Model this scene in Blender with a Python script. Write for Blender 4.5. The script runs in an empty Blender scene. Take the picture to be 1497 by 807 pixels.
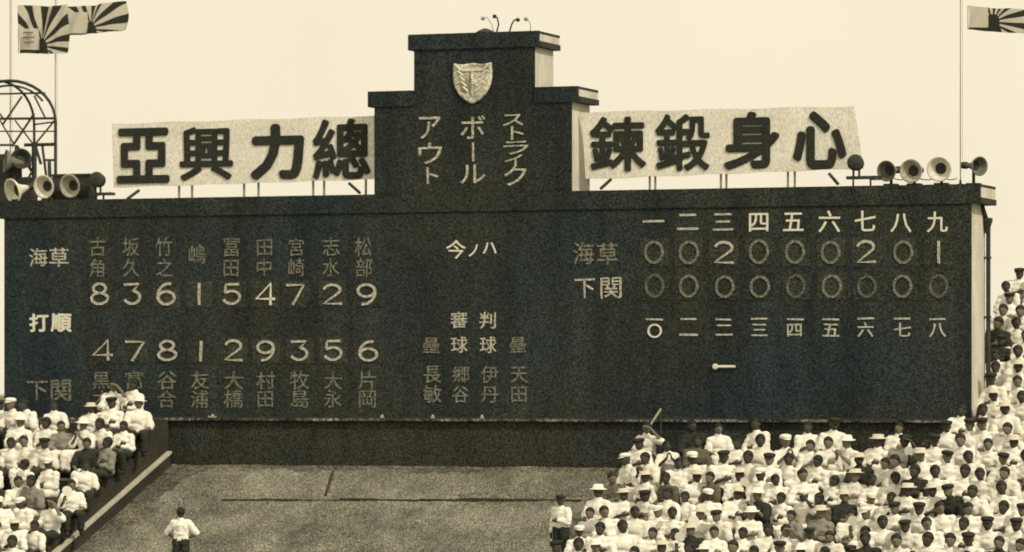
import bpy, bmesh, math, random
from mathutils import Vector, Matrix, noise
random.seed(7)
SC = bpy.context.scene
COL = SC.collection
R = math.radians

# ------------------------------------------------------------------ camera
F_PX, CX, HY = 6000.0, 748.5, 565.0          # focal length and horizon of the photograph, in its pixels
cd = bpy.data.cameras.new('camera')
cam = bpy.data.objects.new('camera', cd); COL.objects.link(cam)
cam.location = (0, 0, 0); cam.rotation_euler = (R(90), 0, 0)
cd.sensor_width = 36.0; cd.lens = F_PX / 1497 * 36.0
cd.shift_y = (HY - 403.5) / 1497
cd.clip_start = 1.0; cd.clip_end = 6000
cd.dof.use_dof = True; cd.dof.focus_distance = 71.0; cd.dof.aperture_fstop = 1.9
SC.camera = cam

# ------------------------------------------------------------------ board frame (u along the board, v out towards the field, z up)
YL = 104.0; YR = YL / 1.092
XL = (0 - CX) / F_PX * YL; XR = (1420 - CX) / F_PX * YR
TH = math.atan2(YL - YR, XR - XL)
D = (math.cos(TH), -math.sin(TH)); N = (-math.sin(TH), -math.cos(TH))
def W(u, v, z): return Vector((XL + u*D[0] + v*N[0], YL + u*D[1] + v*N[1], z))
def PX(u, v, z):
    w = W(u, v, z); return CX + w.x/w.y*F_PX, HY - w.z/w.y*F_PX
def B(px, py, v=0.0):                        # point of the plane v = const seen at a place of the photograph -> (u, z)
    rx = (px - CX) / F_PX
    Y = (v + XL*N[0] + YL*N[1]) / (rx*N[0] + N[1]); X = rx*Y
    return (X - XL)*D[0] + (Y - YL)*D[1], (HY - py) / F_PX * Y

# ------------------------------------------------------------------ light
CREAM = (1.0, 0.90, 0.68, 1)
SUN_L = Vector((0.66, 0.36, 0.66)).normalized()            # to the sun: (u, v, z)
sdir = Vector((SUN_L.x*D[0] + SUN_L.y*N[0], SUN_L.x*D[1] + SUN_L.y*N[1], SUN_L.z))
world = bpy.data.worlds.new('World'); SC.world = world; world.use_nodes = True
nt = world.node_tree; nt.nodes.clear()
wo = nt.nodes.new('ShaderNodeOutputWorld'); bg = nt.nodes.new('ShaderNodeBackground')
sky = nt.nodes.new('ShaderNodeTexSky'); sky.sky_type = 'NISHITA'; sky.sun_disc = False
sky.sun_elevation = math.asin(sdir.z); sky.sun_rotation = math.atan2(sdir.x, sdir.y)
sky.dust_density = 6.0; sky.air_density = 1.0
bw = nt.nodes.new('ShaderNodeRGBToBW')
mr = nt.nodes.new('ShaderNodeMapRange'); mr.inputs[1].default_value = 0; mr.inputs[2].default_value = 30; mr.inputs[3].default_value = 9.3; mr.inputs[4].default_value = 12.0
tc = nt.nodes.new('ShaderNodeTexCoord'); nz = nt.nodes.new('ShaderNodeTexNoise'); nz.inputs['Scale'].default_value = 9; nz.inputs['Detail'].default_value = 5
cm = nt.nodes.new('ShaderNodeMapRange'); cm.inputs[1].default_value = .3; cm.inputs[2].default_value = .7; cm.inputs[3].default_value = .97; cm.inputs[4].default_value = 1.03
mul = nt.nodes.new('ShaderNodeMath'); mul.operation = 'MULTIPLY'
tint = nt.nodes.new('ShaderNodeVectorMath'); tint.operation = 'SCALE'; tint.inputs[0].default_value = CREAM[:3]
L = nt.links.new
L(sky.outputs[0], bw.inputs[0]); L(bw.outputs[0], mr.inputs[0]); L(tc.outputs['Generated'], nz.inputs['Vector'])
L(nz.outputs['Fac'], cm.inputs[0]); L(mr.outputs[0], mul.inputs[0]); L(cm.outputs[0], mul.inputs[1])
L(mul.outputs[0], tint.inputs['Scale']); L(tint.outputs[0], bg.inputs[0]); bg.inputs[1].default_value = 0.10
L(bg.outputs[0], wo.inputs[0])
sl = bpy.data.lights.new('sun', 'SUN'); sl.energy = 2.5; sl.angle = R(0.7); sl.color = (1.0, 0.9, 0.70)
so = bpy.data.objects.new('sun', sl); COL.objects.link(so)
so.rotation_euler = sdir.to_track_quat('Z', 'Y').to_euler(); so.location = (0, 0, 60)
SC.view_settings.view_transform = 'Standard'; SC.view_settings.look = 'None'
SC.view_settings.exposure = 0.0; SC.view_settings.gamma = 1
SC.render.filter_size = 1.9
SC.cycles.max_bounces = 6

# ------------------------------------------------------------------ materials
def mat(name, col, rough=0.85, var=0.25, vscale=1.5, grain=0.35, gscale=26, stretch=(1, 1, 1), bump=0.3, col2=None, trans=0.0, streak=False):
    m = bpy.data.materials.new(name); m.use_nodes = True; t = m.node_tree; n = t.nodes; l = t.links.new
    bs = n['Principled BSDF']; bs.inputs['Roughness'].default_value = rough
    try: bs.inputs['Specular IOR Level'].default_value = 0.25
    except Exception: pass
    tc = n.new('ShaderNodeTexCoord'); mp = n.new('ShaderNodeMapping'); mp.inputs['Scale'].default_value = stretch
    l(tc.outputs['Object'], mp.inputs['Vector'])
    a = n.new('ShaderNodeTexNoise'); a.inputs['Scale'].default_value = vscale; a.inputs['Detail'].default_value = 6; a.inputs['Roughness'].default_value = .62
    g = n.new('ShaderNodeTexNoise'); g.inputs['Scale'].default_value = gscale; g.inputs['Detail'].default_value = 3; g.inputs['Roughness'].default_value = .8
    mp2 = n.new('ShaderNodeMapping'); mp2.inputs['Scale'].default_value = (2.2, 2.2, .35) if streak else stretch; l(tc.outputs['Object'], mp2.inputs['Vector'])
    l(mp2.outputs[0], a.inputs['Vector']); l(mp.outputs[0], g.inputs['Vector'])
    ra = n.new('ShaderNodeMapRange'); ra.inputs[1].default_value = .3; ra.inputs[2].default_value = .7; ra.inputs[3].default_value = 1-var; ra.inputs[4].default_value = 1+var
    rg = n.new('ShaderNodeMapRange'); rg.inputs[1].default_value = .35; rg.inputs[2].default_value = .65; rg.inputs[3].default_value = 1-grain; rg.inputs[4].default_value = 1+grain; rg.clamp = False
    l(a.outputs['Fac'], ra.inputs[0]); l(g.outputs['Fac'], rg.inputs[0])
    mxx = n.new('ShaderNodeMath'); mxx.operation = 'MAXIMUM'; l(rg.outputs[0], mxx.inputs[0]); mxx.inputs[1].default_value = .08
    mu = n.new('ShaderNodeMath'); mu.operation = 'MULTIPLY'; l(ra.outputs[0], mu.inputs[0]); l(mxx.outputs[0], mu.inputs[1])
    base = n.new('ShaderNodeMix'); base.data_type = 'RGBA'; base.inputs[6].default_value = (*col, 1); base.inputs[7].default_value = (*(col2 or col), 1)
    b2 = n.new('ShaderNodeTexNoise'); b2.inputs['Scale'].default_value = vscale*.45; b2.inputs['Detail'].default_value = 4
    l(tc.outputs['Object'], b2.inputs['Vector'])
    if grain > .65:                              # coarse gritty surfaces: a random tone per small cell
        vo = n.new('ShaderNodeTexVoronoi'); vo.inputs['Scale'].default_value = gscale*2.1; l(mp.outputs[0], vo.inputs['Vector'])
        sx = n.new('ShaderNodeSeparateColor'); l(vo.outputs['Color'], sx.inputs[0])
        pw = n.new('ShaderNodeMath'); pw.operation = 'POWER'; l(sx.outputs[0], pw.inputs[0]); pw.inputs[1].default_value = 1.6
        rg.inputs[1].default_value = 0; rg.inputs[2].default_value = 1; rg.inputs[3].default_value = 1-grain*.75; rg.inputs[4].default_value = 1+grain*1.5
        l(pw.outputs[0], rg.inputs[0])
    rb = n.new('ShaderNodeMapRange'); rb.inputs[1].default_value = .42; rb.inputs[2].default_value = .62; l(b2.outputs['Fac'], rb.inputs[0]); l(rb.outputs[0], base.inputs[0])
    sc = n.new('ShaderNodeVectorMath'); sc.operation = 'SCALE'; l(base.outputs[2], sc.inputs[0]); l(mu.outputs[0], sc.inputs['Scale'])
    l(sc.outputs[0], bs.inputs['Base Color'])
    if bump:
        bp = n.new('ShaderNodeBump'); bp.inputs['Strength'].default_value = bump; bp.inputs['Distance'].default_value = .03
        l(g.outputs['Fac'], bp.inputs['Height']); l(bp.outputs[0], bs.inputs['Normal'])
    if trans:
        tr = n.new('ShaderNodeBsdfTranslucent'); l(sc.outputs[0], tr.inputs[0])
        mx = n.new('ShaderNodeMixShader'); mx.inputs[0].default_value = trans
        l(bs.outputs[0], mx.inputs[1]); l(tr.outputs[0], mx.inputs[2]); l(mx.outputs[0], n['Material Output'].inputs[0])
    return m
M = {}
M['board'] = mat('board_paint', (.026, .031, .026), .9, .38, .5, .95, 21, (1, 1, 1), .2, (.017, .027, .031), streak=True)
M['wall_low'] = mat('lower_wall_paint', (.032, .031, .022), .9, .25, .6, .95, 21, (1, 1, 1), .2, (.025, .031, .031), streak=True)
M['trim'] = mat('dark_trim', (.035, .04, .033), .9, .2, .8, .6, 30)
M['plaster'] = mat('pale_plaster', (.56, .54, .47), .9, .25, 1.4, .12, 12, (1, 1, .22))
M['ledge'] = mat('weathered_ledge', (.035, .037, .03), .9, .6, 1.6, 1.0, 12, (1, 1, 1), .2, (.15, .145, .12))
M['paint_a'] = mat('white_paint', (.74, .72, .62), .8, .10, 3, .28, 26)
M['paint_b'] = mat('worn_white_paint', (.44, .43, .36), .8, .40, 5, .7, 18)
M['paint_c'] = mat('faded_paint', (.165, .168, .135), .85, .65, 5, .95, 18)
M['paint_d'] = mat('nearly_gone_paint', (.10, .105, .085), .85, .4, 3, .9, 14)
M['canvas'] = mat('sign_canvas', (.80, .78, .70), .95, .07, 1.6, .22, 22, (1, 1, .6), .1, (.74, .72, .64), .0)
M['signink'] = mat('sign_ink', (.03, .034, .028), .9, .15, 2, .5, 26)
M['steel'] = mat('dark_steel', (.04, .044, .038), .7, .3, 3, .4, 20)
M['thin'] = mat('weathered_pole', (.30, .29, .24), .7, .2, 3, .3, 20)
M['horn'] = mat('horn_metal', (.42, .41, .35), .6, .35, 5, .35, 22)
M['hornp'] = mat('pale_horn_metal', (.72, .69, .60), .6, .15, 5, .2, 22)
M['hornd'] = mat('dull_horn_metal', (.15, .15, .125), .65, .35, 5, .4, 22)
M['shield'] = mat('shield_mottle', (.62, .60, .50), .8, .40, 7, .5, 16, (1, 1, 1), .6, (.26, .26, .21))
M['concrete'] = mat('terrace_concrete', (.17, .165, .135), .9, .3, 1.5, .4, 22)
M['darkconc'] = mat('dark_concrete', (.038, .038, .029), .9, .3, 1.5, .5, 22)  # dark concrete tone for left steps, side walls and parapet face
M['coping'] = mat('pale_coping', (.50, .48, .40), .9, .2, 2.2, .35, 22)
M['slope'] = mat('dry_slope', (.19, .188, .152), .95, .42, .9, .8, 20, (1.3, .7, .8), .5, (.14, .14, .112))
M['slope_dark'] = mat('dark_slope', (.085, .083, .062), .95, .35, 1.4, .9, 13, (1, 1, 1), .6, (.12, .115, .088))
M['grass'] = mat('dry_grass', (.235, .23, .175), .95, .35, .9, .6, 9, (1, 1, 1), 0, (.13, .135, .105))
M['ground'] = mat('field_ground', (.15, .14, .10), .95, .3, .05, .3, 2)
M['timber'] = mat('tarred_timber', (.04, .038, .028), .9, .4, 3, .5, 20)
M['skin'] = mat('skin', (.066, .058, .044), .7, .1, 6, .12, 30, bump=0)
M['skin2'] = mat('paler_skin', (.17, .15, .11), .7, .1, 6, .12, 30, bump=0)  # paler of two skin tones, mixed at random over the people
M['hair'] = mat('black_hair', (.016, .018, .016), .6, .2, 10, .3, 40, bump=0)
M['whitecloth'] = mat('white_cotton', (.82, .80, .73), .95, .05, 4, .05, 30, bump=.2)
M['creamcloth'] = mat('cream_cotton', (.72, .70, .62), .95, .07, 4, .08, 30, bump=.2)
M['greycloth'] = mat('grey_cloth', (.24, .235, .20), .95, .12, 4, .15, 30, bump=.2)
M['darkcloth'] = mat('dark_cloth', (.032, .034, .028), .95, .2, 4, .25, 30, bump=.2)
M['khaki'] = mat('khaki_cloth', (.11, .105, .08), .95, .15, 4, .2, 30, bump=.2)
M['straw'] = mat('pale_straw', (.62, .58, .46), .9, .08, 8, .15, 40)

def flag_material():
    m = bpy.data.materials.new('rayed_flag'); m.use_nodes = True; t = m.node_tree; n = t.nodes; l = t.links.new
    bs = n['Principled BSDF']; bs.inputs['Roughness'].default_value = .9
    uv = n.new('ShaderNodeUVMap'); sp = n.new('ShaderNodeSeparateXYZ'); l(uv.outputs[0], sp.inputs[0])
    def mth(op, a, b=None):
        q = n.new('ShaderNodeMath'); q.operation = op
        for i, x in enumerate((a, b)):
            if x is None: continue
            if isinstance(x, (int, float)): q.inputs[i].default_value = x
            else: l(x, q.inputs[i])
        return q.outputs[0]
    x, y = sp.outputs[0], sp.outputs[1]
    x, y = mth('SUBTRACT', x, 5.0), mth('SUBTRACT', y, 5.0)
    ang = mth('ARCTAN2', y, x)
    ray = mth('GREATER_THAN', mth('SINE', mth('ADD', mth('MULTIPLY', ang, 16.0), 2.2)), 0.05)
    hub = mth('LESS_THAN', mth('ADD', mth('MULTIPLY', x, x), mth('MULTIPLY', y, y)), .045)
    base = mth('LESS_THAN', y, -.10)
    base = mth('MULTIPLY', base, mth('LESS_THAN', x, .22))
    dark = mth('MAXIMUM', mth('MAXIMUM', ray, hub), base)
    can = mth('MULTIPLY', mth('MULTIPLY', mth('LESS_THAN', x, -.12), mth('GREATER_THAN', y, -.10)), mth('LESS_THAN', y, .44))
    dark = mth('MULTIPLY', dark, mth('SUBTRACT', 1.0, can))
    mx = n.new('ShaderNodeMix'); mx.data_type = 'RGBA'; l(dark, mx.inputs[0])
    mx.inputs[6].default_value = (.70, .67, .57, 1); mx.inputs[7].default_value = (.035, .04, .034, 1)
    l(mx.outputs[2], bs.inputs['Base Color'])
    tr = n.new('ShaderNodeBsdfTranslucent'); l(mx.outputs[2], tr.inputs[0])
    ms = n.new('ShaderNodeMixShader'); ms.inputs[0].default_value = .4
    l(bs.outputs[0], ms.inputs[1]); l(tr.outputs[0], ms.inputs[2]); l(ms.outputs[0], n['Material Output'].inputs[0])
    return m
M['flag'] = flag_material()

# ------------------------------------------------------------------ object helpers
def thing(name, label, cat, uvz, group=None, rz=0.0):
    o = bpy.data.objects.new(name, None); COL.objects.link(o); o.empty_display_size = .3
    o.location = W(*uvz); o.rotation_euler = (0, 0, -TH + rz)
    o['label'] = label; o['category'] = cat
    if group: o['group'] = group
    o['_o'] = uvz
    return o
def link(name, me, m, parent=None, org=None):
    o = bpy.data.objects.new(name, me); COL.objects.link(o)
    if m is not None:
        me.materials.clear(); me.materials.append(m)
    if parent is not None: o.parent = parent
    elif org is not None:
        o.location = W(*org); o.rotation_euler = (0, 0, -TH)
    return o
class MB:
    """collects shapes in board-frame coordinates (u, v, z); build() makes one mesh relative to its thing"""
    def __init__(s): s.bm = bmesh.new()
    def box(s, u0, u1, v0, v1, z0, z1, bev=0):
        q = [s.bm.verts.new((x, y, z)) for x in (u0, u1) for y in (-v0, -v1) for z in (z0, z1)]
        for f in ((0, 1, 3, 2), (4, 6, 7, 5), (0, 4, 5, 1), (2, 3, 7, 6), (0, 2, 6, 4), (1, 5, 7, 3)):
            s.bm.faces.new([q[i] for i in f])
        return s
    def prism(s, prof, a0, a1, axis='u'):
        """closed profile [(p, z)] extruded: axis 'u' -> p is v ; axis 'v' -> p is u"""
        rings = []
        for a in (a0, a1):
            rings.append([s.bm.verts.new((a, -p, z) if axis == 'u' else (p, -a, z)) for p, z in prof])
        k = len(prof)
        for i in range(k): s.bm.faces.new((rings[0][i], rings[0][(i+1) % k], rings[1][(i+1) % k], rings[1][i]))
        s.bm.faces.new(rings[0][::-1]); s.bm.faces.new(rings[1]); return s
    def tube(s, pts, r, seg=8, r2=None):
        pts = [Vector((p[0], -p[1], p[2])) for p in pts]; rings = []
        for i, p in enumerate(pts):
            d = (pts[min(i+1, len(pts)-1)] - pts[max(i-1, 0)]).normalized()
            x = d.orthogonal().normalized() if i == 0 else (px_ - d*px_.dot(d)).normalized()
            px_ = x; y = d.cross(x)
            rr = r if r2 is None else r + (r2-r)*i/(len(pts)-1)
            rings.append([s.bm.verts.new(p + (x*math.cos(6.28318*k/seg) + y*math.sin(6.28318*k/seg))*rr) for k in range(seg)])
        for a, b in zip(rings, rings[1:]):
            for k in range(seg): s.bm.faces.new((a[k], a[(k+1) % seg], b[(k+1) % seg], b[k]))
        s.bm.faces.new(rings[0][::-1]); s.bm.faces.new(rings[-1]); return s
    def lathe(s, c, axis, prof, seg=20):
        """prof [(distance along axis, radius)] about axis direction (u,v,z)"""
        c = Vector((c[0], -c[1], c[2])); d = Vector((axis[0], -axis[1], axis[2])).normalized()
        x = d.orthogonal().normalized(); y = d.cross(x); rings = []
        for t, r in prof:
            rings.append([s.bm.verts.new(c + d*t + (x*math.cos(6.28318*k/seg) + y*math.sin(6.28318*k/seg))*max(r, .001)) for k in range(seg)])
        for a, b in zip(rings, rings[1:]):
            for k in range(seg): s.bm.faces.new((a[k], a[(k+1) % seg], b[(k+1) % seg], b[k]))
        s.bm.faces.new(rings[0][::-1]); s.bm.faces.new(rings[-1]); return s
    def build(s, name, m, parent=None, org=None, smooth=False):
        o_ = org if org is not None else (tuple(parent['_o']) if parent is not None and '_o' in parent else (0, 0, 0))
        sh = Vector((o_[0], -o_[1], o_[2]))
        for v in s.bm.verts: v.co -= sh
        bmesh.ops.recalc_face_normals(s.bm, faces=s.bm.faces)
        me = bpy.data.meshes.new(name); s.bm.to_mesh(me); s.bm.free()
        if smooth:
            for p in me.polygons: p.use_smooth = True
        return link(name, me, m, parent, None if parent is not None else o_)
def subpart(o, parent):          # parent a mesh built relative to the thing's origin under a part at that same origin
    o.parent = parent; return o
def structure(o): o['kind'] = 'structure'; return o

# ------------------------------------------------------------------ glyphs
_gc = {}
def glyph_mesh(ch, bold):
    k = (ch, bold)
    if k in _gc: return _gc[k]
    c = bpy.data.curves.new('glyph', 'FONT'); c.body = ch; c.size = 1; c.resolution_u = 3; c.extrude = .004
    o = bpy.data.objects.new('glyph', c); COL.objects.link(o)
    dg = bpy.context.evaluated_depsgraph_get(); dg.update()
    me = bpy.data.meshes.new_from_object(o.evaluated_get(dg)); bpy.data.objects.remove(o); bpy.data.curves.remove(c)
    if bold > .001:                              # bold face: shifted copies fused, each a hair proud of the last
        bm = bmesh.new(); nr = 8 if bold > .015 else 6
        sh = [(0, 0)] + [(bold*math.cos(6.28318*i/nr), bold*math.sin(6.28318*i/nr)) for i in range(nr)]
        if bold > .03: sh += [(bold*.55*math.cos(6.28318*i/5), bold*.55*math.sin(6.28318*i/5)) for i in range(5)]
        for i, (dx, dy) in enumerate(sh):
            m2 = me.copy(); m2.transform(Matrix.Translation((dx, dy,   .0004*i))); bm.from_mesh(m2); bpy.data.meshes.remove(m2)
        bm.to_mesh(me); bm.free()
    xs = [v.co.x for v in me.vertices]; ys = [v.co.y for v in me.vertices]
    me['bb'] = (min(xs), max(xs), min(ys), max(ys)); _gc[k] = me
    return me
def stroke_mesh(lines, w):
    """flat strokes (lists of points in a unit box) with width w, as one solid mesh"""
    bm = bmesh.new()
    for li, pts in enumerate(lines):
        n = len(pts); ring = []
        for i, p in enumerate(pts):
            a = Vector(pts[max(i-1, 0)]); b = Vector(pts[min(i+1, n-1)]); d = (b-a).normalized(); nn = Vector((-d.y, d.x))*w/2
            e = Vector((0, 0))
            if i == 0: e = -d*w*.3
            if i == n-1: e = d*w*.3
            pp = Vector(p)+e; zt = .012 + .0015*li
            ring.append([bm.verts.new((pp.x+nn.x*s, pp.y+nn.y*s, z)) for s, z in ((1, zt), (-1, zt), (-1, -.01), (1, -.01))])
        for a, b in zip(ring, ring[1:]):
            for k in range(4): bm.faces.new((a[k], a[(k+1) % 4], b[(k+1) % 4], b[k]))
        bm.faces.new(ring[0]); bm.faces.new(ring[-1][::-1])
    bmesh.ops.recalc_face_normals(bm, faces=bm.faces)
    me = bpy.data.meshes.new('strokes'); bm.to_mesh(me); bm.free(); return me
def arc(cx, cy, rx, ry, a0, a1, n=12): return [(cx+rx*math.cos(R(a0+(a1-a0)*i/n)), cy+ry*math.sin(R(a0+(a1-a0)*i/n))) for i in range(n+1)]
DIG = {
 '0': [arc(.5, .5, .44, .5, 90, 450, 22)],
 '1': [[(.5, 0), (.52, 1)]],
 '2': [arc(.48, .73, .40, .27, 165, -35, 10) + [(.06, .02), (.94, .02)]],
 '3': [[(.10, .97), (.88, .97), (.50, .62)] + arc(.48, .32, .42, .31, 80, -155, 12)],
 '4': [[(.80, 0), (.80, 1), (.04, .26), (1.0, .26)]],
 '5': [[(.86, .98), (.20, .98), (.14, .56)] + arc(.48, .33, .44, .32, 130, -155, 13)],
 '6': [arc(.52, .31, .42, .31, 90, 450, 18), arc(.66, .40, .58, .60, 85, 190, 8)],
 '7': [[(.06, .97), (.95, .97), (.38, 0)]],
 '8': [arc(.5, .76, .34, .24, 90, 450, 16), arc(.5, .27, .44, .27, 90, 450, 18)],
 '9': [arc(.48, .69, .42, .31, 90, 450, 18), arc(.34, .60, .58, .60, -95, 10, 8)],
}
_dc = {}
def place(parent, me, bb, x0, y0, x1, y1, v, m, name, fixdepth=.012):
    """fit mesh (glyph plane XY, bounds bb) into the box seen at x0..x1, y0..y1 on plane v"""
    org = parent['_o']
    u0, zt = B(x0, y0, v); u1, _ = B(x1, y0, v); um = (u0+u1)/2
    _, zb = B((x0+x1)/2, y1, v); _, zt = B((x0+x1)/2, y0, v)
    sx = (u1-u0)/(bb[1]-bb[0]); sy = (zt-zb)/(bb[3]-bb[2])
    if not me.materials: me.materials.append(m)
    o = bpy.data.objects.new(name, me); COL.objects.link(o); o.parent = parent
    o.rotation_euler = (R(90), 0, 0); o.scale = (sx, sy, 1)
    o.location = (u0 - bb[0]*sx - org[0], -(v+(.022 if name == 'numeral' else .010)) + org[1], zb - bb[2]*sy - org[2])
    if name in ('numeral', 'character') and v > -.2: o.rotation_euler.y = R(random.uniform(-1.6, 1.6)); o.scale.x *= random.uniform(.95, 1.05); o.scale.y *= random.uniform(.96, 1.04)
    o.material_slots[0].link = 'OBJECT'; o.material_slots[0].material = m
    return o
def em(parent, ch, cx, cy, s, m, v=0.0, bold=0.004, w=None, name='character'):
    """a character in its square of s photograph pixels centred on cx, cy"""
    me = glyph_mesh(ch, bold); w = w or s
    return place(parent, me, (0, 1, -.12, .88), cx-w/2, cy-s/2, cx+w/2, cy+s/2, v, m, name)
def boxg(parent, ch, x0, y0, x1, y1, m, v=0.0, bold=0.004, name='character'):
    me = glyph_mesh(ch, bold)
    return place(parent, me, tuple(me['bb']), x0, y0, x1, y1, v, m, name)
PLATE = [mat('plate_a', (.031, .037, .030), .9, .2, 1, .95, 21), mat('plate_b', (.036, .041, .034), .9, .2, 1, .95, 21), mat('plate_c', (.026, .031, .026), .9, .2, 1, .95, 21)]
def digit(parent, ch, cx, cy, w, h, m, v=0.0, sw=.13):
    if ch not in _dc: _dc[ch] = stroke_mesh(DIG[ch], sw)
    u0, zt = B(cx-w*.72, cy-h*.66, v); u1, zb = B(cx+w*.72, cy+h*.66, v)
    MB().box(u0, u1, v-.02, v+.010, zb, zt).build('number_plate', PLATE[random.randrange(3)], parent)
    return place(parent, _dc[ch], (0, 1, 0, 1), cx-w/2, cy-h/2, cx+w/2, cy+h/2, v, m, 'numeral')

# ------------------------------------------------------------------ setting: ground, slope, stands
Z0 = -1.95; MS = .36                            # slope in front of the board: z = Z0 - MS*v
g = MB(); g.bm.faces.new([g.bm.verts.new(p) for p in ((-3000, -3000, -7), (3000, -3000, -7), (3000, 3000, -7), (-3000, 3000, -7))])
structure(g.build('ground', M['ground'], None, (0, 0, 0)))
# the open slope
bm = bmesh.new(); nu, nv = 130, 90; U0, U1, V0, V1 = 4.8, 17.2, -.02, 10.0; vs = []
for j in range(nv+1):
    for i in range(nu+1):
        u = U0+(U1-U0)*i/nu; v = V0+(V1-V0)*j/nv
        z = Z0-MS*v + .035*noise.noise(Vector((u*.8, v*.8, 0))) + .015*noise.noise(Vector((u*3, v*3, 4)))
        vs.append(bm.verts.new((u, -v, z)))
for j in range(nv):
    for i in range(nu):
        a = j*(nu+1)+i; bm.faces.new((vs[a], vs[a+1], vs[a+nu+2], vs[a+nu+1]))
bmesh.ops.recalc_face_normals(bm, faces=bm.faces)
me = bpy.data.meshes.new('slope'); bm.to_mesh(me); bm.free()
structure(link('slope', me, M['slope'], None, (0, 0, 0))); me.materials.append(M['slope_dark'])
def is_dark_slope(u, v):  # darker slope tone beside the parapet and along the wall foot
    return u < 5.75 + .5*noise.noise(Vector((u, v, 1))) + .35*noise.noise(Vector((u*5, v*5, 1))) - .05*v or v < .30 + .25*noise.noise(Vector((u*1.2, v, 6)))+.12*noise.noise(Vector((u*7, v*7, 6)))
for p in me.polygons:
    if is_dark_slope(p.center.x, -p.center.y): p.material_index = 1
sk = MB().prism([(-.3, Z0-.25), (10, Z0-MS*10-.06), (10, -7), (-.3, -7)], 4.8, 17.2)
structure(sk.build('terrain', M['darkconc'], None, (0, 0, 0)))
# short dry grass on the slope
bm = bmesh.new(); rg = random.Random(3)
for i in range(34000):
    u = rg.uniform(4.95, 17.1); v = rg.uniform(.1, 8.2)
    if noise.noise(Vector((u*.55, v*.7, 9))) < rg.uniform(-.55, .25) or (is_dark_slope(u, v) and rg.random() < .8): continue
    z = Z0-MS*v-.03; h = rg.uniform(.05, .11); a = rg.uniform(0, 6.28); w = rg.uniform(.008, .02)
    dx, dy = math.cos(a)*w, math.sin(a)*w; lx, ly = rg.uniform(-.04, .04), rg.uniform(-.04, .04)
    bm.faces.new((bm.verts.new((u-dx, -v-dy, z)), bm.verts.new((u+dx, -v+dy, z)), bm.verts.new((u+lx, -v+ly, z+h))))
me = bpy.data.meshes.new('grass'); bm.to_mesh(me); bm.free()
gr = link('grass', me, M['grass'], None, (0, 0, 0)); gr['kind'] = 'stuff'; gr['label'] = 'short dry grass covering the open slope below the scoreboard'; gr['category'] = 'grass'

# timber edging let into the slope
def on_slope(px, py, h=Z0, m=MS):
    lo, hi = -20., 40.
    for _ in range(50):
        v = (lo+hi)/2; u, z = B(px, py, v)
        if z > h-m*v: hi = v
        else: lo = v
    return u, v, h-m*v
ed = on_slope(325, 731); e2 = on_slope(852, 731)
t = thing('edging', 'long dark timber edging laid across the open slope below the scoreboard', 'edging', (ed[0], ed[1], ed[2]))
NB = 9
for i in range(NB):
    a = i/NB; b = (i+1)/NB-.003
    ua, ub = ed[0]+(e2[0]-ed[0])*a, ed[0]+(e2[0]-ed[0])*b; va = ed[1]+(e2[1]-ed[1])*a
    MB().box(ua, ub, va-.04, va+.05+rg.uniform(0, .01), Z0-MS*va-.12, Z0-MS*va+.035+rg.uniform(-.02, .014)).build('board', M['timber'], t)
a = on_slope(487, 690); b = on_slope(476, 726)
t = thing('edging', 'short timber edging running down the slope to the long edging', 'edging', b)
MB().tube([(a[0], a[1], a[2]+.01), (b[0], b[1], b[2]+.02)], .035, 5).build('board', M['timber'], t)

def stand(label, name, u0, u1, v0, rows, dep, rise, ztop, side_mat, step_mat=None):
    t = thing(name, label, 'stand', ((u0+u1)/2, v0, ztop))
    for k in range(rows):
        z = ztop - rise*k
        MB().box(u0, u1, v0+dep*k-(.0 if k else .02), v0+dep*(k+1), z-rise-.35, z).build('step', step_mat or M['concrete'], t)
        MB().box(u0-.001, u1+.001, v0+dep*(k+1)-.03, v0+dep*(k+1)+.012, z-.05, z+.006).build('nosing', M['concrete'], t)
    MB().prism([(v0-.021, ztop-rise-.352), (v0+dep*rows, ztop-rise*rows-.352), (v0+dep*rows, -7), (v0-.021, -7)], u0+.002, u1-.002).build('base_wall', side_mat, t)
    return t
DEP = .93; RIS = .375
RS = dict(u0=17.2, u1=24.98, v0=.02, rows=11, dep=DEP, rise=RIS, ztop=-1.80)
LS = dict(u0=-7.0, u1=4.655, v0=.02, rows=11, dep=DEP, rise=.455, ztop=-.86)
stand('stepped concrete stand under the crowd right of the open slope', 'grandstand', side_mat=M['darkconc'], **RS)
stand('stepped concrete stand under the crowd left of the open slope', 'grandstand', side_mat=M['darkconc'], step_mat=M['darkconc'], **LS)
US = dict(u0=25.9, u1=36.0, v0=-10.3, rows=12, dep=DEP, rise=.40, ztop=3.0)
ms_l = .455/DEP
LT = thing('side_wall', 'dark raking side wall closing the left stand beside the parapet', 'wall', (4.66, 0, -1))
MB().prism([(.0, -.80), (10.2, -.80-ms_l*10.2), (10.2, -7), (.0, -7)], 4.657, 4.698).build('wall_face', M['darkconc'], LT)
# aisle between left stand and parapet
# parapet with pale coping
t = thing('parapet', 'low dark parapet with pale sloping coping beside the left crowd', 'wall', (4.75, 0, Z0))
def rake(u0, u1, va, vb, h0, h1, m=MS): return MB().prism([(va, h0-m*va), (va, h1-m*va), (vb, h1-m*vb), (vb, h0-m*vb)], u0, u1)
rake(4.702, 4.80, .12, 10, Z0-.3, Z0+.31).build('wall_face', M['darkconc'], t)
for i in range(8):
    va = .08+i*1.24; rake(4.675, 4.83, va, va+1.232, Z0+.312, Z0+.37+.004*(i % 2)).build('coping_stone', M['coping'], t)
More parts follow.
